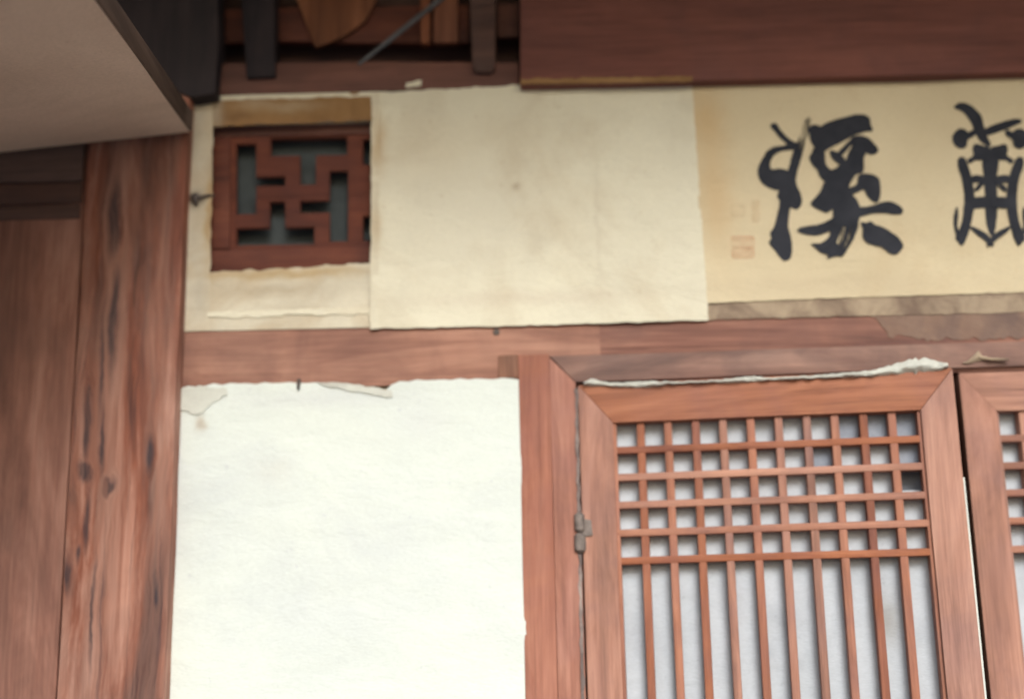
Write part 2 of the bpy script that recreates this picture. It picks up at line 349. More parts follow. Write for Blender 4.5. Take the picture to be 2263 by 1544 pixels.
rf = empty('eave_roof', (0, 0, 2.9)); tag(rf, 'tiled eave on round rafters above the front wall', 'roof')
EY, EZ, SL = -1.12, 2.98, .27
bm = prism([Vector((-2.6, EY, EZ)), Vector((2.6, EY, EZ)), Vector((2.6, EY, EZ+.12)), Vector((-2.6, EY, EZ+.12))],
           [Vector((-2.6, 2.7, EZ+SL*(2.7-EY))), Vector((2.6, 2.7, EZ+SL*(2.7-EY))), Vector((2.6, 2.7, EZ+.12+SL*(2.7-EY))), Vector((-2.6, 2.7, EZ+.12+SL*(2.7-EY)))], .01)
finish('roof_slab', bm, M['tile'], rf)
for i in range(12):
    x = -2.3+i*.418; a = Vector((x, EY-.06, EZ-.07)); b = Vector((x, .6, EZ-.07+SL*(.6-EY)))
    finish('rafter', tube([a, a.lerp(b, .5), b], [.045, .05, .052], 12), M['rafter'], rf)

# ------------------------------------------------------------------ timber frame
VX = lambda x, y, y2: x+(x-871)*(y2-y)/(y+11700)     # follow a plumb line from row y to row y2
def plumb(x, y, ys): return [(VX(x, y, k), k) for k in ys]
YT, YB = -420, 2950
YP = 120                                            # the post ends under the dark shade board
(l0, l1), (r0, r1) = plumb(192, 330, (YP, YB)), plumb(412, 300, (YP, YB))
tag(timber('timber_post', [l0, r0, r1, l1], -.035, .17, M['post'], n=40, amp=.003, bevel=.006, origin=Vector((0, 0, 0))),
    'thick weathered reddish post with dark knots and cracks beside the papered wall', 'post')
bl = [(-900, YP), (l0[0]-.5, YP), (l1[0]-.5, YB), (-700, YB)]
tag(timber('side_board', bl, -.024, .05, M['board'], n=20), 'plain brown board against the far side of the knotted post', 'board')
sl = empty('shadow_slats', P(100, 482, -.02)); tag(sl, 'dark brown slats standing in for the shadow of the raised panel beside the knotted post', 'shadow slats')  # slats added where the raised panel would cast its shadow
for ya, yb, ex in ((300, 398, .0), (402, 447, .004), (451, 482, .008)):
    timber('shadow_slat', [(-400, ya+12), (186-(ya-300)*.06, ya), (186-(yb-300)*.06, yb), (-400, yb+14)], -.036+ex, .012, M['shadow_slat'], sl, n=8, amp=.0015)
XR = 4300
tag(timber('tie_beam', [(392, 722), (1324, 699), (1328, 836), (388, 868)], .0, .11, M['beam'], n=30, amp=.0012, bevel=.001),
    'reddish horizontal beam between the upper papers and the white panel', 'beam')
tag(timber('tie_beam', [(1324.4, 699), (XR, 640), (XR, 780), (1328.4, 836)], .0005, .11, M['lintel'], n=40, amp=.0012, bevel=.001),
    'darker grimy beam between the calligraphy scroll and the door frame', 'beam')
(a0, a1), (b0, b1) = plumb(1146, 838, (784, YB)), plumb(1213, 790, (782, YB))
tag(timber('wall_stud', [a0, b0, b1, a1], -.006, .10, M['jamb'], n=30, amp=.0010, bevel=.0012), 'pinkish upright stud beside the white paper panel', 'stud')
tag(timber('wood_patch', [(1101, 786), (1144, 783), (1145, 834), (1102, 837)], -.004, .02, M['orange'], n=3, amp=.0006, bevel=.0015),
    'small orange wood patch let into the beam above the white panel', 'patch')
fm = empty('door_frame', P(1240, YB, 0)); tag(fm, 'dusty mitred wooden door frame around the lattice doors', 'door frame')
(c0, c1), (d0, d1) = plumb(1213.5, 790, (789, YB)), plumb(1273, 850, (845, YB))
timber('jamb', [c0, (1272.5, 845), d1, c1], -.007, .09, M['jamb'], fm, n=30, amp=.0010, bevel=.0012)
timber('head', [(1214.5, 786), (XR-300, 700), (XR-380, 748), (1271, 843)], -.008, .09, M['head'], fm, n=30, amp=.0012, bevel=.0012)
timber('stop', [(1262, 858), (1300, 858), (1352, YB), (1300, YB)], .034, .03, M['jamb'], fm, n=10, amp=.001)
# far side of the doorway, beyond the photograph
xr = 1.262
boxw('jamb', (xr, -.007, .5), (xr+.05, .083, 2.03), M['jamb'], fm, .003, 12, 2, .001)
tag(boxw('timber_post', (xr+.052, -.03, .362), (xr+.22, .14, 2.95), M['door_v'], bevel=.006, n=16, axis=2, amp=.003), 'post at the hinge side of the closed lattice door', 'post')
sill = tag(boxw('door_sill', (-.588, -.02, .362), (xr+.05, .12, .50), M['beam'], bevel=.006, n=16, amp=.002), 'low wooden sill beam under the doors and panel', 'sill')

# upper beam, rails and recess
tag(timber('top_beam', [(1149, YT-40), (XR, YT-160), (XR, 108), (1149, 189)], -.03, .14, M['beam_dark'], n=30, amp=.002, bevel=.005),
    'deep red-brown beam above the calligraphy scroll', 'beam')
tag(timber('wall_rail', [(432, 140), (760, 137), (1147, 138), (1147, 193), (424, 212)], -.008, .07, M['rail'], n=14, amp=.002),
    'rough dark red rail under the cluttered recess, above the fretwork window', 'rail')
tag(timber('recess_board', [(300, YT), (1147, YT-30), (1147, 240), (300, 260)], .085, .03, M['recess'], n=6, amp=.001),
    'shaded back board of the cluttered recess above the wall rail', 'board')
tag(timber('recess_plank', [(478, 20), (1036, 10), (1036, 94), (790, 96), (610, 92), (478, 95)], .03, .02, M['fret'], n=10, amp=.002),
    'reddish horizontal plank across the top of the recess', 'plank')
tag(timber('recess_plank', [(1098, 10), (1146, 8), (1146, 82), (1098, 84)], .03, .02, M['fret'], n=2, amp=.001),
    'short reddish plank end between the stub post and the deep beam', 'plank')
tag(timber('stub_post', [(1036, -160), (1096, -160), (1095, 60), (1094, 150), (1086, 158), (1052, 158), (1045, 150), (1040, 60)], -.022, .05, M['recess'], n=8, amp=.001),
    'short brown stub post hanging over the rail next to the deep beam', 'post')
tag(timber('dark_stud', [(522, -160), (604, -160), (608, 168), (545, 172)], -.018, .04, M['dark_post'], n=8, amp=.002),
    'dark stud crossing the recess and rail', 'stud')
tag(timber('shade_board', [(150, -330), (478, -330), (482, 100), (474, 206), (425, 214), (380, 200), (330, 180), (150, 120)], -.0395, .05, M['dark_post'], n=8, amp=.002),
    'dark board added for the shade in the corner beside the raised panel', 'board')  # added over the post top to paint the darkness under the eave
tag(timber('wood_block', [(928, -60), (951, -60), (950, 96), (930, 97)], .008, .02, M['rail2'], n=3, amp=.001),
    'narrow dull orange upright block in the recess', 'block')
tag(timber('wood_block', [(957, -60), (1012, -60), (1011, 94), (958, 95)], .012, .018, M['rail2'], n=3, amp=.001),
    'wider dull orange upright block in the recess beside the stub post', 'block')
tag(timber('leaning_board', [(640, -40), (850, -40), (808, 46), (760, 82), (697, 107)], .018, .010, M['orange'], n=4, amp=.0015, axis=0),
    'dull orange broken board leaning with its corner down in the recess', 'board')
tag(finish('iron_rod', tube([P(792, 143, -.010), P(850, 98, -.004), P(918, 44, .004), P(1010, -30, .015)], [.003, .0042, .0046, .005], 10), M['rod']),
    'thin blue-grey rod slanting across the recess', 'rod')

# plaster behind the papers
pl = empty('plaster_wall', P(780, YB, .02)); tag(pl, 'clay plaster infill under the pasted papers', 'wall')
timber('infill', [(402, 196), (1149, 180), (1149, 262), (402, 275)], .012, .07, M['plaster'], pl, n=1)
timber('infill', [(400, 277), (462, 276), (456, 740), (392, 740)], .012, .07, M['plaster'], pl, n=1)
timber('infill', [(464, 606), (1149, 560), (1149, 722), (456, 740)], .012, .07, M['plaster'], pl, n=1)
timber('infill', [(1151, 160), (4200, 60), (4200, 640), (1151, 720)], .012, .07, M['plaster'], pl, n=1)
timber('infill', [(376, 835), (1150, 826), (1210, YB), (290, YB)], .010, .07, M['plaster'], pl, n=1)
boxw('infill', (xr+.222, .01, .362), (2.3, .08, 2.95), M['plaster'], pl, 0)

# ------------------------------------------------------------------ fretwork window
fw = empty('fretwork_window', P(640, 600, .012)); tag(fw, 'dark red pinwheel fretwork window framed by stained paper', 'window')
def holes_mesh(name, outer, holes, yf, depth, mat, parent):
    xs = sorted({outer[0], outer[2], *[h[0] for h in holes], *[h[2] for h in holes]})
    ys = sorted({outer[1], outer[3], *[h[1] for h in holes], *[h[3] for h in holes]})
    bm = bmesh.new(); vc = {}
    def vt(i, j, k):
        if (i, j, k) not in vc:
            x, y = xs[i], ys[j]; yk = y-(x-640)*.018*(1 if y > 300 else .6)
            p = P(x, yk, yf); p.y += depth*k; vc[i, j, k] = bm.verts.new(p)
        return vc[i, j, k]
    def solid(i, j):
        if not (0 <= i < len(xs)-1 and 0 <= j < len(ys)-1): return False
        cx, cy = (xs[i]+xs[i+1])/2, (ys[j]+ys[j+1])/2
        return not any(h[0] < cx < h[2] and h[1] < cy < h[3] for h in holes)
    for i in range(len(xs)-1):
        for j in range(len(ys)-1):
            if not solid(i, j): continue
            bm.faces.new((vt(i, j, 0), vt(i, j+1, 0), vt(i+1, j+1, 0), vt(i+1, j, 0)))
            bm.faces.new((vt(i, j, 1), vt(i+1, j, 1), vt(i+1, j+1, 1), vt(i, j+1, 1)))
            for (di, dj, a, b) in ((-1, 0, (i, j), (i, j+1)), (1, 0, (i+1, j+1), (i+1, j)), (0, -1, (i+1, j), (i, j)), (0, 1, (i, j+1), (i+1, j+1))):
                if not solid(i+di, j+dj):
                    bm.faces.new((vt(*a, 0), vt(*a, 1), vt(*b, 1), vt(*b, 0)))
    bmesh.ops.recalc_face_normals(bm, faces=bm.faces[:])
    ed = [e for e in bm.edges if len(e.link_faces) == 2 and e.calc_face_angle() > .7 and min(v.co.y for v in e.verts) < yf+depth*.4 and max(v.co.y for v in e.verts) < yf+depth*.4]
    bmesh.ops.bevel(bm, geom=ed, offset=.0016, segments=2, affect='EDGES')
    return finish(name, bm, mat, parent, ang=30)
HO = [(523, 318, 565, 470), (564, 391, 629, 409), (599, 306, 766, 343), (664, 342, 697, 407),
      (729, 381, 768, 534), (664, 446, 730, 470), (524, 504, 693, 539), (597, 447, 629, 505),
      (803, 313, 905, 366), (803, 482, 905, 533)]
HO = [(a-1, b-1, c+1, d+1) for a, b, c, d in HO]
holes_mesh('fretwork', (508, 296, 960, 552), HO, .026, .009, M['fret'], fw)
timber('frame_rail', [(463, 268), (960, 253), (960, 291), (463, 303)], .022, .034, M['fret'], fw, n=8, amp=.0012)
timber('frame_rail', [(463, 552), (960, 538), (960, 590), (463, 602)], .022, .034, M['fret'], fw, n=8, amp=.0012)
timber('frame_stile', [(464, 304), (509, 302), (508, 550), (463, 551)], .023, .033, M['fret'], fw, n=8, amp=.0012)
sheet('backing_paper', [(500, 290), (960, 275)], [(500, 560), (960, 545)], .062, M['blue'], fw, amp=.002, seed=4)

# ------------------------------------------------------------------ pasted papers of the upper band
tag(sheet('paper_strip', [(417, 207), (440, 216), (472, 214)], [(392, 733), (462, 730)], -.004, M['old'], rag_t=8, rag_s=3, seed=1, step=10),
    'narrow upright paper strip with nail stain between post and fretwork window', 'paper')
tag(sheet('paper_strip', [(470, 214), (650, 210), (840, 203)], [(470, 279), (600, 274), (835, 266)], -.0035, M['ochre'], rag_b=3, seed=2, step=9),
    'brown water-stained paper strip above the fretwork window', 'paper')
tag(sheet('paper_strip', [(432, 213), (650, 206), (840, 199)], [(432, 222), (650, 217), (840, 213)], -.0046, M['cream'], rag_t=3, rag_b=3, seed=3, step=8, amp=.0008),
    'thin pale paper edging under the rough dark rail', 'paper')
tag(sheet('paper_strip', [(463, 602), (640, 593), (840, 578)], [(455, 731), (840, 722)], -.0035, M['old'], rag_t=5, seed=5, step=10, amp=.0022),
    'creased cream paper below the fretwork window', 'paper')
tag(sheet('paper_strip', [(458, 690), (640, 684), (840, 677)], [(458, 702), (640, 697), (840, 693)], -.0046, M['cream'], rag_t=3, rag_b=5, seed=6, step=8, amp=.001),
    'pale folded paper ridge across the creased cream paper', 'paper')
tag(sheet('paper_sheet', [(826, 204), (1148, 190), (1150, 183), (1340, 181), (1529, 178)], [(820, 726), (1100, 720), (1566, 707)], -.0072, M['cream'], rag_t=3, rag_b=3, rag_s=2, seed=7, amp=.0036),
    'large blank cream paper sheet between the fretwork window and the scroll', 'paper')
tag(sheet('paper_edging', [(821, 205), (839, 204)], [(818, 727), (836, 726)], -.0085, M['cream'], rag_s=2, seed=8, amp=.0008, step=8),
    'white overlapped edge strip down the side of the blank sheet', 'paper')
SC = tag(sheet('calligraphy_scroll', [(1524, 184), (1530, 178), (1800, 172), (2180, 161), (2700, 140)], [(1560, 670), (1800, 660), (2180, 648), (2700, 628)], -.0055, M['tan'], rag_t=5, rag_b=2, seed=9, amp=.0030, step=16),
    'tan paper scroll bearing bold black brush calligraphy and faded red seals', 'scroll')
sheet('mount_band', [(1556, 664), (1800, 654), (2180, 642), (2700, 622)], [(1560, 706), (1850, 699), (2180, 692), (2700, 676)], -.0028, M['mount'], SC, rag_b=4, seed=10, amp=.001, step=10)
tag(sheet('paper_scrap', [(1930, 698), (2050, 694), (2185, 690), (2420, 684)], [(1965, 738), (2050, 750), (2185, 748), (2420, 742)], -.0012, M['grime'], rag_b=10, rag_s=8, seed=11, step=9, amp=.001),
    'ragged grey paper scrap stuck on the beam below the scroll', 'paper')
tag(sheet('paper_scrap', [(898, 186), (932, 178)], [(896, 194), (930, 190)], -.011, M['cream'], rag_t=4, seed=12, step=5, amp=.0006),
    'tiny torn paper scrap on the rough dark rail', 'paper')

tag(sheet('paper_edging', [(1151, 174), (1340, 171), (1530, 168)], [(1151, 186), (1340, 184), (1530, 181)], -.0316, M['ochre'], rag_t=4, rag_b=2, seed=21, step=8, amp=.0005),
    'narrow ochre paper fringe along the foot of the deep beam above the blank sheet', 'paper')
# brush writing, traced stroke by stroke
ZX = lambda p: (1500+p[0]*.37563, 140+p[1]*.37563)
INKN = [0]
def stroke(pts, bm, rough=1.0, mirror=None, grow=1.0):
    if mirror is not None: pts = [(2*mirror-x, y) for x, y in pts][::-1]
    q = []
    n = len(pts)
    for i in range(n):                            # Catmull-Rom through the traced outline
        p0, p1, p2, p3 = (Vector(pts[(i+k) % n]) for k in (-1, 0, 1, 2))
        k = max(2, int((p2-p1).length/11))
        for s in range(k):
            t = s/k; c = .5*((2*p1)+(p2-p0)*t+(2*p0-5*p1+4*p2-p3)*t*t+(3*p1-p0-3*p2+p3)*t*t*t)
            c = c+Vector((noise.noise(Vector((c.x*.045, c.y*.045, 3))), noise.noise(Vector((c.x*.045, c.y*.045, 8)))))*2.4*rough
            q.append(c)
    ar = sum(a.x*b.y-b.x*a.y for a, b in zip(q, q[1:]+q[:1]))
    sgn = 1 if ar > 0 else -1; nq = len(q)
    q = [c+Vector(((q[(i+1) % nq]-q[i-1]).y, -(q[(i+1) % nq]-q[i-1]).x)).normalized()*(3.5*sgn*grow) for i, c in enumerate(q)]
    INKN[0] += 1; off = -.0062-.00012*(INKN[0] % 18)
    vs = []
    for c in q:
        x, y = ZX(c); p = P(x, y, -.0055); vs.append(bm.verts.new(p))
    es = [bm.edges.new((vs[i], vs[(i+1) % len(vs)])) for i in range(len(vs))]
    r = bmesh.ops.triangle_fill(bm, edges=es, use_beauty=True, use_dissolve=False)
    fs = [g for g in r['geom'] if isinstance(g, bmesh.types.BMFace)]
    ee = list({e for f in fs for e in f.edges})
    bmesh.ops.subdivide_edges(bm, edges=[e for e in ee if e.calc_length() > .012], cuts=2, use_grid_fill=True)
    return off
def character(name, strokes, mat, mirror=None, rough=1.0, both=False):
    full = bmesh.new()
    for s in strokes:
        for mm in ((None, mirror) if both else (mirror,)):
            bm = bmesh.new(); off = stroke(s, bm, rough, mm)
            for v in bm.verts:
                wy = wrinkle(v.co.x, v.co.z, .0030, 9); v.co.y = off+(min(wy, .0012) if wy > 0 else wy)
            bmesh.ops.recalc_face_normals(bm, faces=bm.faces[:])
            for f in bm.faces:
                if f.normal.y > 0: f.normal_flip()
            me = bpy.data.meshes.new('t'); bm.to_mesh(me); bm.free(); full.from_mesh(me); bpy.data.meshes.remove(me)
    me = bpy.data.meshes.new(name); o0 = SC.location.copy(); bmesh.ops.translate(full, verts=full.verts[:], vec=-o0); full.to_mesh(me); full.free(); me.materials.append(mat)
    o = bpy.data.objects.new(name, me); COL.objects.link(o); o.parent = SC
    return o
C1 = [
 [(543,372),(552,358),(572,358),(582,372),(605,405),(640,440),(680,466),(712,474),(700,500),(665,498),(640,490),(632,470),(600,440),(565,400)],
 [(690,482),(690,505),(640,510),(595,518),(562,536),(542,565),(535,600),(545,626),(590,622),(625,628),(645,640),(660,680),(650,730),(600,745),(560,742),(520,725),(490,700),(472,665),(468,625),(480,590),(500,555),(520,520),(550,500),(590,490),(640,484)],
 [(682,512),(725,518),(712,580),(695,640),(680,700),(650,700),(640,660),(655,600)],
 [(600,720),(650,660),(685,690),(690,720),(710,760),(720,800),(715,840),(690,860),(655,850),(645,900),(640,960),(650,1000),(662,1060),(662,1120),(650,1150),(625,1162),(600,1145),(570,1105),(532,1060),(545,1035),(540,1000),(560,970),(575,920),(590,860),(595,805),(580,790),(590,760)],
 [(760,395),(775,375),(800,365),(835,375),(870,355),(930,335),(1000,318),(1040,308),(1090,310),(1120,330),(1125,365),(1135,400),(1100,402),(1040,420),(980,450),(930,475),(890,495),(860,515),(840,525),(810,508),(790,480),(775,450),(772,420)],
 [(800,500),(850,505),(858,560),(865,600),(895,630),(930,620),(960,640),(990,680),(960,730),(910,720),(865,700),(830,665),(818,630),(790,600),(770,555),(785,530)],
 [(890,520),(915,520),(940,530),(960,550),(975,567),(955,595),(930,585),(905,560)],
 [(938,528),(1015,450),(1028,458),(957,542)],
 [(1015,450),(1030,435),(1070,432),(1110,445),(1145,475),(1168,510),(1160,530),(1130,538),(1100,528),(1085,560),(1085,620),(1075,645),(1040,655),(1010,700),(985,740),(940,700),(920,640),(950,600),(985,570),(1000,530),(1020,490)],
 [(870,700),(985,690),(1000,735),(1060,725),(1075,745),(1020,775),(1040,800),(1060,840),(1065,880),(1055,930),(1040,960),(990,965),(940,950),(910,910),(905,860),(870,880),(820,860),(778,830),(800,800),(830,765),(850,720)],
 [(1055,670),(1080,655),(1130,660),(1170,680),(1182,730),(1180,790),(1165,818),(1140,810),(1110,780),(1090,745),(1060,735),(1000,750),(1010,735),(1050,715)],
 [(1050,855),(1100,850),(1160,835),(1200,820),(1240,818),(1285,835),(1315,865),(1305,885),(1260,888),(1200,880),(1130,885),(1060,900)],
 [(920,910),(880,930),(820,955),(760,962),(710,975),(700,985),(730,1002),(790,1012),(840,1005),(890,985),(940,965)],
 [(895,980),(955,960),(940,1010),(925,1060),(960,1090),(985,1095),(960,1135),(920,1135),(870,1150),(880,1130),(830,1110),(800,1080),(780,1065),(830,1065),(870,1040),(890,1015)],
 [(985,955),(1005,955),(985,1030),(960,1085),(945,1080),(970,1030)],
 [(1030,940),(1050,935),(1030,1020),(990,1090),(975,1095),(1010,1030)],
 [(1070,940),(1100,945),(1125,935),(1150,955),(1200,970),(1250,1000),(1290,1030),(1315,1070),(1305,1100),(1270,1125),(1235,1115),(1200,1085),(1150,1070),(1105,1055),(1082,1020),(1085,980)],
]
C2L = [
 [(1612,450),(1620,415),(1650,390),(1685,395),(1700,410),(1735,395),(1742,420),(1700,450),(1690,490),(1660,503),(1630,490)],
 [(1640,580),(1650,560),(1675,560),(1695,600),(1715,660),(1730,740),(1735,820),(1725,900),(1705,980),(1690,1030),(1665,1072),(1645,1050),(1630,1030),(1650,985),(1670,920),(1680,820),(1675,730),(1660,660),(1645,620)],
 [(1635,850),(1640,900),(1635,960),(1650,1020),(1640,1030),(1622,970),(1620,900)],
 [(1715,680),(1740,662),(1790,670),(1800,695),(1730,702)],
 [(1738,745),(1785,692),(1797,705),(1755,752)],
 [(1725,800),(1790,790),(1822,800),(1822,850),(1790,850),(1740,855),(1725,840)],
 [(1715,965),(1760,980),(1810,1010),(1845,1050),(1845,1080),(1800,1040),(1745,1000)],
 [(1730,505),(1745,478),(1790,490),(1826,500),(1826,572),(1790,570),(1740,572),(1712,590),(1698,572),(1735,545)],
]
C2C = [
 [(1620,262),(1640,242),(1670,236),(1710,248),(1750,280),(1780,320),(1792,370),(1812,430),(1835,485),(1800,475),(1770,450),(1740,400),(1725,360),(1700,320),(1670,285),(1640,272)],
 [(1792,560),(1872,555),(1868,700),(1872,850),(1850,1010),(1815,960),(1804,850),(1798,700)],
 [(1795,395),(1870,360),(1990,330),(2010,350),(1890,400),(1800,425)],
]
character('calligraphy_character', C1, M['ink'])
character('calligraphy_character', C2C+C2L+[[(2*1832-x, y) for x, y in st][::-1] for st in C2L], M['ink'])
character('dry_brush_stroke', [[(748,330),(774,330),(762,400),(742,470),(724,525),(680,518),(700,470),(720,410)]], M['dry_ink'])
character('dry_brush_stroke', [[(930,955),(1048,945),(1030,1020),(985,1095),(940,1090),(950,1020)]], M['dry_ink'])
sq = lambda a, b, c, d: [(a, b), ((a+c)/2, b-3), (c, b), (c+2, (b+d)/2), (c, d), ((a+c)/2, d+2), (a, d), (a-2, (b+d)/2)]
character('red_seal', [sq(308, 838, 385, 902)], M['seal2'])
character('red_seal', [sq(312, 1022, 440, 1085), sq(314, 1090, 440, 1146)], M['seal'])
character('red_seal', [sq(432, 812, 470, 935)], M['seal2'])

# nail with a ring in the upright strip
nl = empty('iron_nail', P(432, 445, -.006)); tag(nl, 'dark iron ring nail driven through the upright paper strip', 'nail')
bm = bmesh.new(); bmesh.ops.create_uvsphere(bm, u_segments=14, v_segments=10, radius=.0085)
for v in bm.verts: v.co.y *= .6; v.co += noise.noise_vector(v.co*120)*.0015; v.co += P(431, 437, -.008)
finish('head', bm, M['iron'], nl)
finish('shank', tube([P(434, 437, -.010), P(448, 434, -.012), P(460, 432, -.009), P(474, 432, -.003)], [.0032, .0026, .0024, .002], 8), M['iron'], nl)
finish('tip', tube([P(431, 440, -.010), P(433, 450, -.012), P(436, 455, -.008)], [.004, .003, .0015], 8), M['iron'], nl)

# ------------------------------------------------------------------ white panel
tag(sheet('white_paper_panel', [(378, 885), (392, 858), (440, 852), (480, 848), (560, 846), (660, 846), (730, 847), (770, 852), (800, 859), (840, 868), (864, 872), (866, 842), (1000, 838), (1147, 835)],
          [(292, YB-60), (1205, YB-60)], -.0055, M['white'], rag_t=6, rag_s=3, seed=14, amp=.003, step=22),
    'bright white paper panel with a torn top edge between post and stud', 'paper panel')
tag(sheet('torn_fringe', [(385, 866), (440, 853), (500, 858)], [(384, 905), (440, 912), (500, 872)], -.0066, M['pale'], rag_t=6, rag_b=14, rag_s=6, seed=15, step=7, amp=.0012),
    'grimy torn paper fringe at the top corner of the white panel', 'paper')
tag(sheet('torn_fringe', [(700, 843), (780, 848), (866, 862)], [(715, 852), (790, 866), (868, 880)], -.0066, M['pale'], rag_t=4, rag_b=6, seed=16, step=7, amp=.001),
    'thin peeled paper fringe where the white panel is torn lower', 'paper')
tag(finish('small_nail', tube([P(661, 840, -.002), P(660, 848, -.009), P(659, 858, -.012)], [.0035, .003, .0022], 8), M['iron']), 'small dark nail at the torn top edge of the white panel', 'nail')
tag(finish('small_nail', tube([P(1097, 733, .004), P(1097, 733, -.003)], [.005, .0055], 10), M['iron']), 'dark nail head in the tie beam under the blank sheet', 'nail')

# ------------------------------------------------------------------ lattice doors
def door(name, label, hinge, ang, flip=False, torn=True):
    """leaf in its own axes: u from the hinge, v downward from the top edge"""
    W, SW, TR, HT = .584, .0535, .0635, 1.53
    root = empty(name, (0, 0, 0)); tag(root, label, 'door')
    sg = -1 if flip else 1
    def L(u, y, v): return Vector((sg*u, y, -v))
    def bar(nm, pts, y0, y1, mat, bevel=.002, n=1, axis=2, amp=.0):
        fr = [L(u, y0, v) for u, v in pts]; bk = [L(u, y1, v) for u, v in pts]
        bm = prism(fr, bk, bevel)
        if n > 1: cuts(bm, axis, n)
        if amp: SEED[0] += 1; wob(bm, amp, 5, SEED[0])
        return finish(nm, bm, mat, root)
    g = .0002
    bar('stile', [(0, 0), (SW-g, TR-g), (SW-g, HT-.09+g), (0, HT)], 0, .036, M['door_v'], .0012, 20, 2, .0009)
    bar('stile', [(W, 0), (W, HT), (W-SW+g, HT-.09+g), (W-SW+g, TR-g)], 0, .036, M['door_v'], .0012, 20, 2, .0009)
    bar('top_rail', [(g*2, 0), (W-g*2, 0), (W-SW-g, TR), (SW+g, TR)], .0008, .036, M['door_h'], .0012, 12, 0, .0009)
    bar('bottom_rail', [(g*2, HT), (SW+g, HT-.09), (W-SW-g, HT-.09), (W-g*2, HT)], .0008, .036, M['door_h'], .0012, 12, 0, .0009)
    for s in (0, 1):      # small moulding step inside each stile
        a = SW-.001 if s == 0 else W-SW+.001; b = a+.006*(1 if s == 0 else -1)
        bar('inner_bead', [(a, TR), (b, TR), (b, HT-.09), (a, HT-.09)], .006, .030, M['door_v'], .001)
    pit = (W-2*SW)/11; bw = .0064
    rows = [TR+.0435*(k+1) for k in range(5)]
    low = [HT-.09-.0435*k for k in range(1, 5)]; mid = [.80+.0435*k for k in range(5)]
    for k in range(1, 11):
        u = SW+pit*k+random.uniform(-.0006, .0006); t = random.uniform(-.0008, .0008)
        bar('lattice_bar', [(u-bw, TR-.002), (u+bw, TR-.002), (u+bw+t, HT-.088), (u-bw+t, HT-.088)], .0075, .030, M['door_v'], .003, 14, 2, .0007)
    for v in rows+mid+low:
        t = random.uniform(-.0007, .0007)
        bar('lattice_bar', [(SW-.002, v-bw+.0006), (W-SW+.002, v-bw+t+.0006), (W-SW+.002, v+bw+t-.0006), (SW-.002, v+bw-.0006)], .0060, .030, M['door_h'], .003, 12, 0, .0007)
    # paper behind the lattice, with the torn cell left open
    bm = bmesh.new(); us = [SW-.01+(W-2*SW+.02)*i/66 for i in range(67)]; vs = [TR-.01+(HT-.09-TR+.02)*i/150 for i in range(151)]
    gv = {}
    def vt(i, j):
        if (i, j) not in gv:
            u, v = us[i], vs[j]; gv[i, j] = bm.verts.new(L(u, .0325+.0016*noise.noise(Vector((u*22, v*22, ang*9)))+.0008*noise.noise(Vector((u*70, v*60, 2))), v))
        return gv[i, j]
    hu0, hu1 = SW+pit*10, W-SW; hv0, hv1 = rows[1], rows[2]
    for i in range(66):
        for j in range(150):
            cu, cv = (us[i]+us[i+1])/2, (vs[j]+vs[j+1])/2
            if torn and hu0-.002 < cu < hu1+.004 and hv0-.006 < cv < hv1-.010+.004*noise.noise(Vector((cu*160, 0, 3))): continue
            bm.faces.new((vt(i, j), vt(i, j+1), vt(i+1, j+1), vt(i+1, j)))
    for f in bm.faces:
        f.normal_update()
    finish('lattice_paper', bm, M['door_paper'], root)
    if torn:
        bar('added_hole_backing', [(hu0-.03, hv0-.05), (hu1+.005, hv0-.05), (hu1+.005, hv1+.05), (hu0-.03, hv1+.05)], .050, .051, M['patch'], 0)  # grey sheet added behind the torn cell so it is not pure black
        def patch(c0, c1, v0, v1, s):
            bm = bmesh.new(); n = 14; G = {}
            for i in range(n+1):
                for j in range(n+1):
                    u = SW+pit*(c0+(c1-c0)*i/n); v = v0+(v1-v0)*j/n
                    if i in (0, n): u += .006*noise.noise(Vector((v*60, s, 1)))
                    if j in (0, n): v += .006*noise.noise(Vector((u*60, s, 2)))
                    G[i, j] = bm.verts.new(L(u, .0300-.0002*s, v))
            for i in range(n):
                for j in range(n): bm.faces.new((G[i, j], G[i, j+1], G[i+1, j+1], G[i+1, j]))
            tag(finish('paper_patch', bm, M['patch'], root), 'sooty grey repair paper behind the top corner of the lattice')
        patch(8.05, 11.05, TR-.004, rows[0]+.004, 1); patch(10.0, 11.05, rows[0], rows[1], 2); patch(6.95, 8.1, rows[0], rows[1]+.002, 3)
        # pale paper wrapped on the free edge, where it shows as a white line
        bar('edge_paper', [(W+.0005, .17), (W+.0028, .17), (W+.0052, HT), (W+.0005, HT)], .004, .028, M['white'], 0)
    for vz in (.235, 1.2):
        hg = empty('hinge', L(-.004, -.002, vz)); hg.parent = root
        for (a, b, r) in ((-.03, .0, .0085), (.002, .032, .0095)):
            pts = [L(-.004, -.004, vz+a+(b-a)*t) for t in (0, .12, .5, .88, 1)]
            o = finish('knuckle', tube(pts, [r*.55, r*.95, r, r*.95, r*.55], 12), M['grey_iron']); o.parent = hg; o.location -= hg.location
        bm = prism([L(-.002, -.003, vz-.022), L(.014, -.003, vz-.018), L(.016, -.003, vz+.006), L(-.002, -.003, vz+.008)],
                   [L(-.002, .002, vz-.022), L(.014, .002, vz-.018), L(.016, .002, vz+.006), L(-.002, .002, vz+.008)], .001)
        o = finish('leaf_plate', bm, M['grey_iron']); o.parent = hg; o.location -= hg.location
    root.location = hinge; root.rotation_euler = (0, 0, ang)
    return root
HG = P(1277, 850, -.006)
d1 = door('lattice_door', 'wooden lattice door slightly ajar with a torn dark cell and sooty corner papers', HG, -R(5.5))
d2 = door('lattice_door', 'closed lattice door leaf beyond the gap of the ajar door', Vector((1.256, .004, HG.z+.006)), R(.3), flip=True, torn=False)

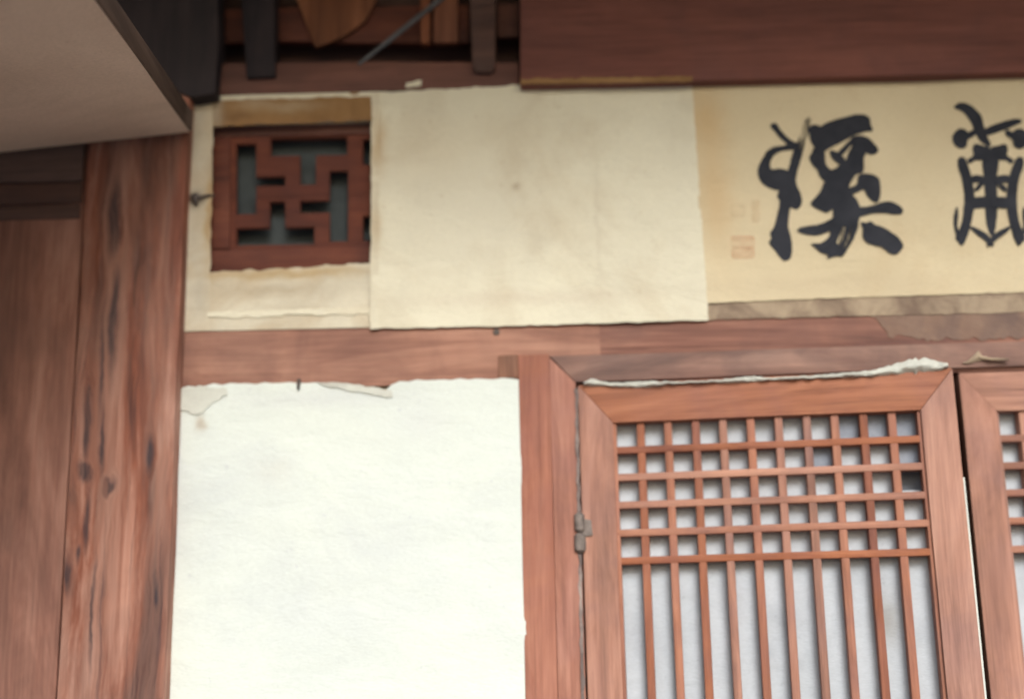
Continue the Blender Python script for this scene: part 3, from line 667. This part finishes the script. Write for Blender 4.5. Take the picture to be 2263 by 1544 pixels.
tag(sheet('gap_paper', [(1270, 858), (1277, 857)], [(1313, YB-40), (1322, YB-40)], -.0095, M['gap'], rag_s=3, seed=22, step=7, amp=.001),
    'thin grey paper strip sealing the hinge gap of the ajar door', 'paper')
# torn rag of paper along the top of the ajar door
def rag(name, pts, thick, yoff, mat, label, seed):
    """pts: (px, py) along the door's top edge with the height in pixels"""
    bm = bmesh.new(); rows_ = []
    n = len(pts)
    fine = []
    for (a, b) in zip(pts, pts[1:]):
        k = max(1, int((b[0]-a[0])/6))
        for s in range(k): t = s/k; fine.append(tuple(a[i]+(b[i]-a[i])*t for i in range(3)))
    fine.append(pts[-1])
    for (x, y, hh) in fine:
        j1 = noise.noise(Vector((x*.06, seed, 0))); j2 = noise.noise(Vector((x*.11, seed, 4)))
        yy = yoff-(x-1277)*.0000690
        r = []
        for s in range(9):
            t = s/8; ph = math.pi*t
            py = y+2*j1+1.15*hh*(.5-t)*(1+.5*j2)
            p = P(x, py, yy-thick*math.sin(ph)*(1+.6*noise.noise(Vector((x*.05, t*3, seed)))))
            r.append(bm.verts.new(p))
        rows_.append(r)
    for r0, r1 in zip(rows_, rows_[1:]):
        for s in range(8): bm.faces.new((r0[s], r0[s+1], r1[s+1], r1[s]))
        bm.faces.new((r0[8], r0[0], r1[0], r1[8]))
    bm.faces.new(rows_[0]); bm.faces.new(rows_[-1][::-1])
    return tag(finish(name, bm, mat, ang=60), label, 'paper')
rag('paper_rag', [(1290, 848, 6), (1306, 844, 16), (1322, 846, 12), (1345, 850, 8), (1400, 850, 12), (1440, 849, 13), (1480, 846, 6), (1560, 843, 5), (1620, 841, 10), (1660, 838, 12), (1700, 837, 6),
    (1780, 834, 7), (1860, 829, 9), (1930, 825, 12), (1970, 817, 20), (2010, 809, 25), (2050, 806, 26), (2075, 809, 18), (2095, 808, 10)], .009, -.004, M['pale'],
    'crumpled pale paper rag jammed along the top of the ajar door', 1)
rag('paper_rag', [(2128, 802, 3), (2140, 800, 7), (2153, 792, 14), (2162, 786, 18), (2172, 792, 8), (2230, 795, 5)], .004, -.010+.06, M['mount'],
    'small grey paper tuft above the closed door leaf', 2)

# ------------------------------------------------------------------ raised papered panel under the eave
c0 = P(425, 292, -.045); cl = P(80, 330, -.045); dl = (cl-c0); dl = dl/abs(dl.x)
sd_ = P(245, 40, -.52)-c0; sd_ = sd_/abs(sd_.y)
rp = empty('raised_panel', c0+dl*.3); tag(rp, 'beige papered door panel raised flat under the eave above the post', 'panel')
LEN, DEP, TH = .95, 1.28, Vector((0, 0, .034))
def slab(nm, a, b, e, f, th, mat, lift=0.0, bevel=.002, n=1):   # a..b along the wall, e..f out from it
    up = Vector((0, 0, lift))
    fr = [c0+dl*u+sd_*v+up for u, v in ((a, e), (b, e), (b, f), (a, f))]
    bm = prism(fr, [p+Vector((0, 0, th)) for p in fr], bevel)
    if n > 1: cuts(bm, 0, n); cuts(bm, 1, n)
    SEED[0] += 1; wob(bm, .001, 5, SEED[0])
    return finish(nm, bm, mat, rp)
slab('frame_rail', .0, LEN, .0, .045, .034, M['panel_wood'], .0015)
slab('frame_rail', .0, LEN, DEP-.045, DEP, .034, M['panel_wood'], .0015)
slab('frame_stile', .0, .045, .046, DEP-.046, .034, M['panel_wood'], .0015)
slab('frame_stile', LEN-.045, LEN, .046, DEP-.046, .034, M['panel_wood'], .0015)
slab('covering_paper', .004, LEN-.004, .004, DEP-.004, .0012, M['soffit'], -.0004, 0, 14)

# ------------------------------------------------------------------ groups of look-alike things
for pre, g in (('lattice_door', 'lattice door leaves of the doorway'), ('paper_strip', 'paper strips pasted round the fretwork window'), ('paper_scrap', 'loose paper scraps on the timbers'),
               ('paper_edging', 'paper edgings of the blank sheet'), ('torn_fringe', 'torn fringes of the white panel'), ('paper_rag', 'paper rags above the doors'),
               ('small_nail', 'nails around the tie beam'), ('tie_beam', 'tie beams of the front wall'), ('timber_post', 'posts of the front wall'),
               ('wood_block', 'orange blocks in the recess'), ('recess_plank', 'planks in the recess')):
    for o in list(S.objects):
        if o.parent is None and o.name.split('.')[0] == pre: o['group'] = g
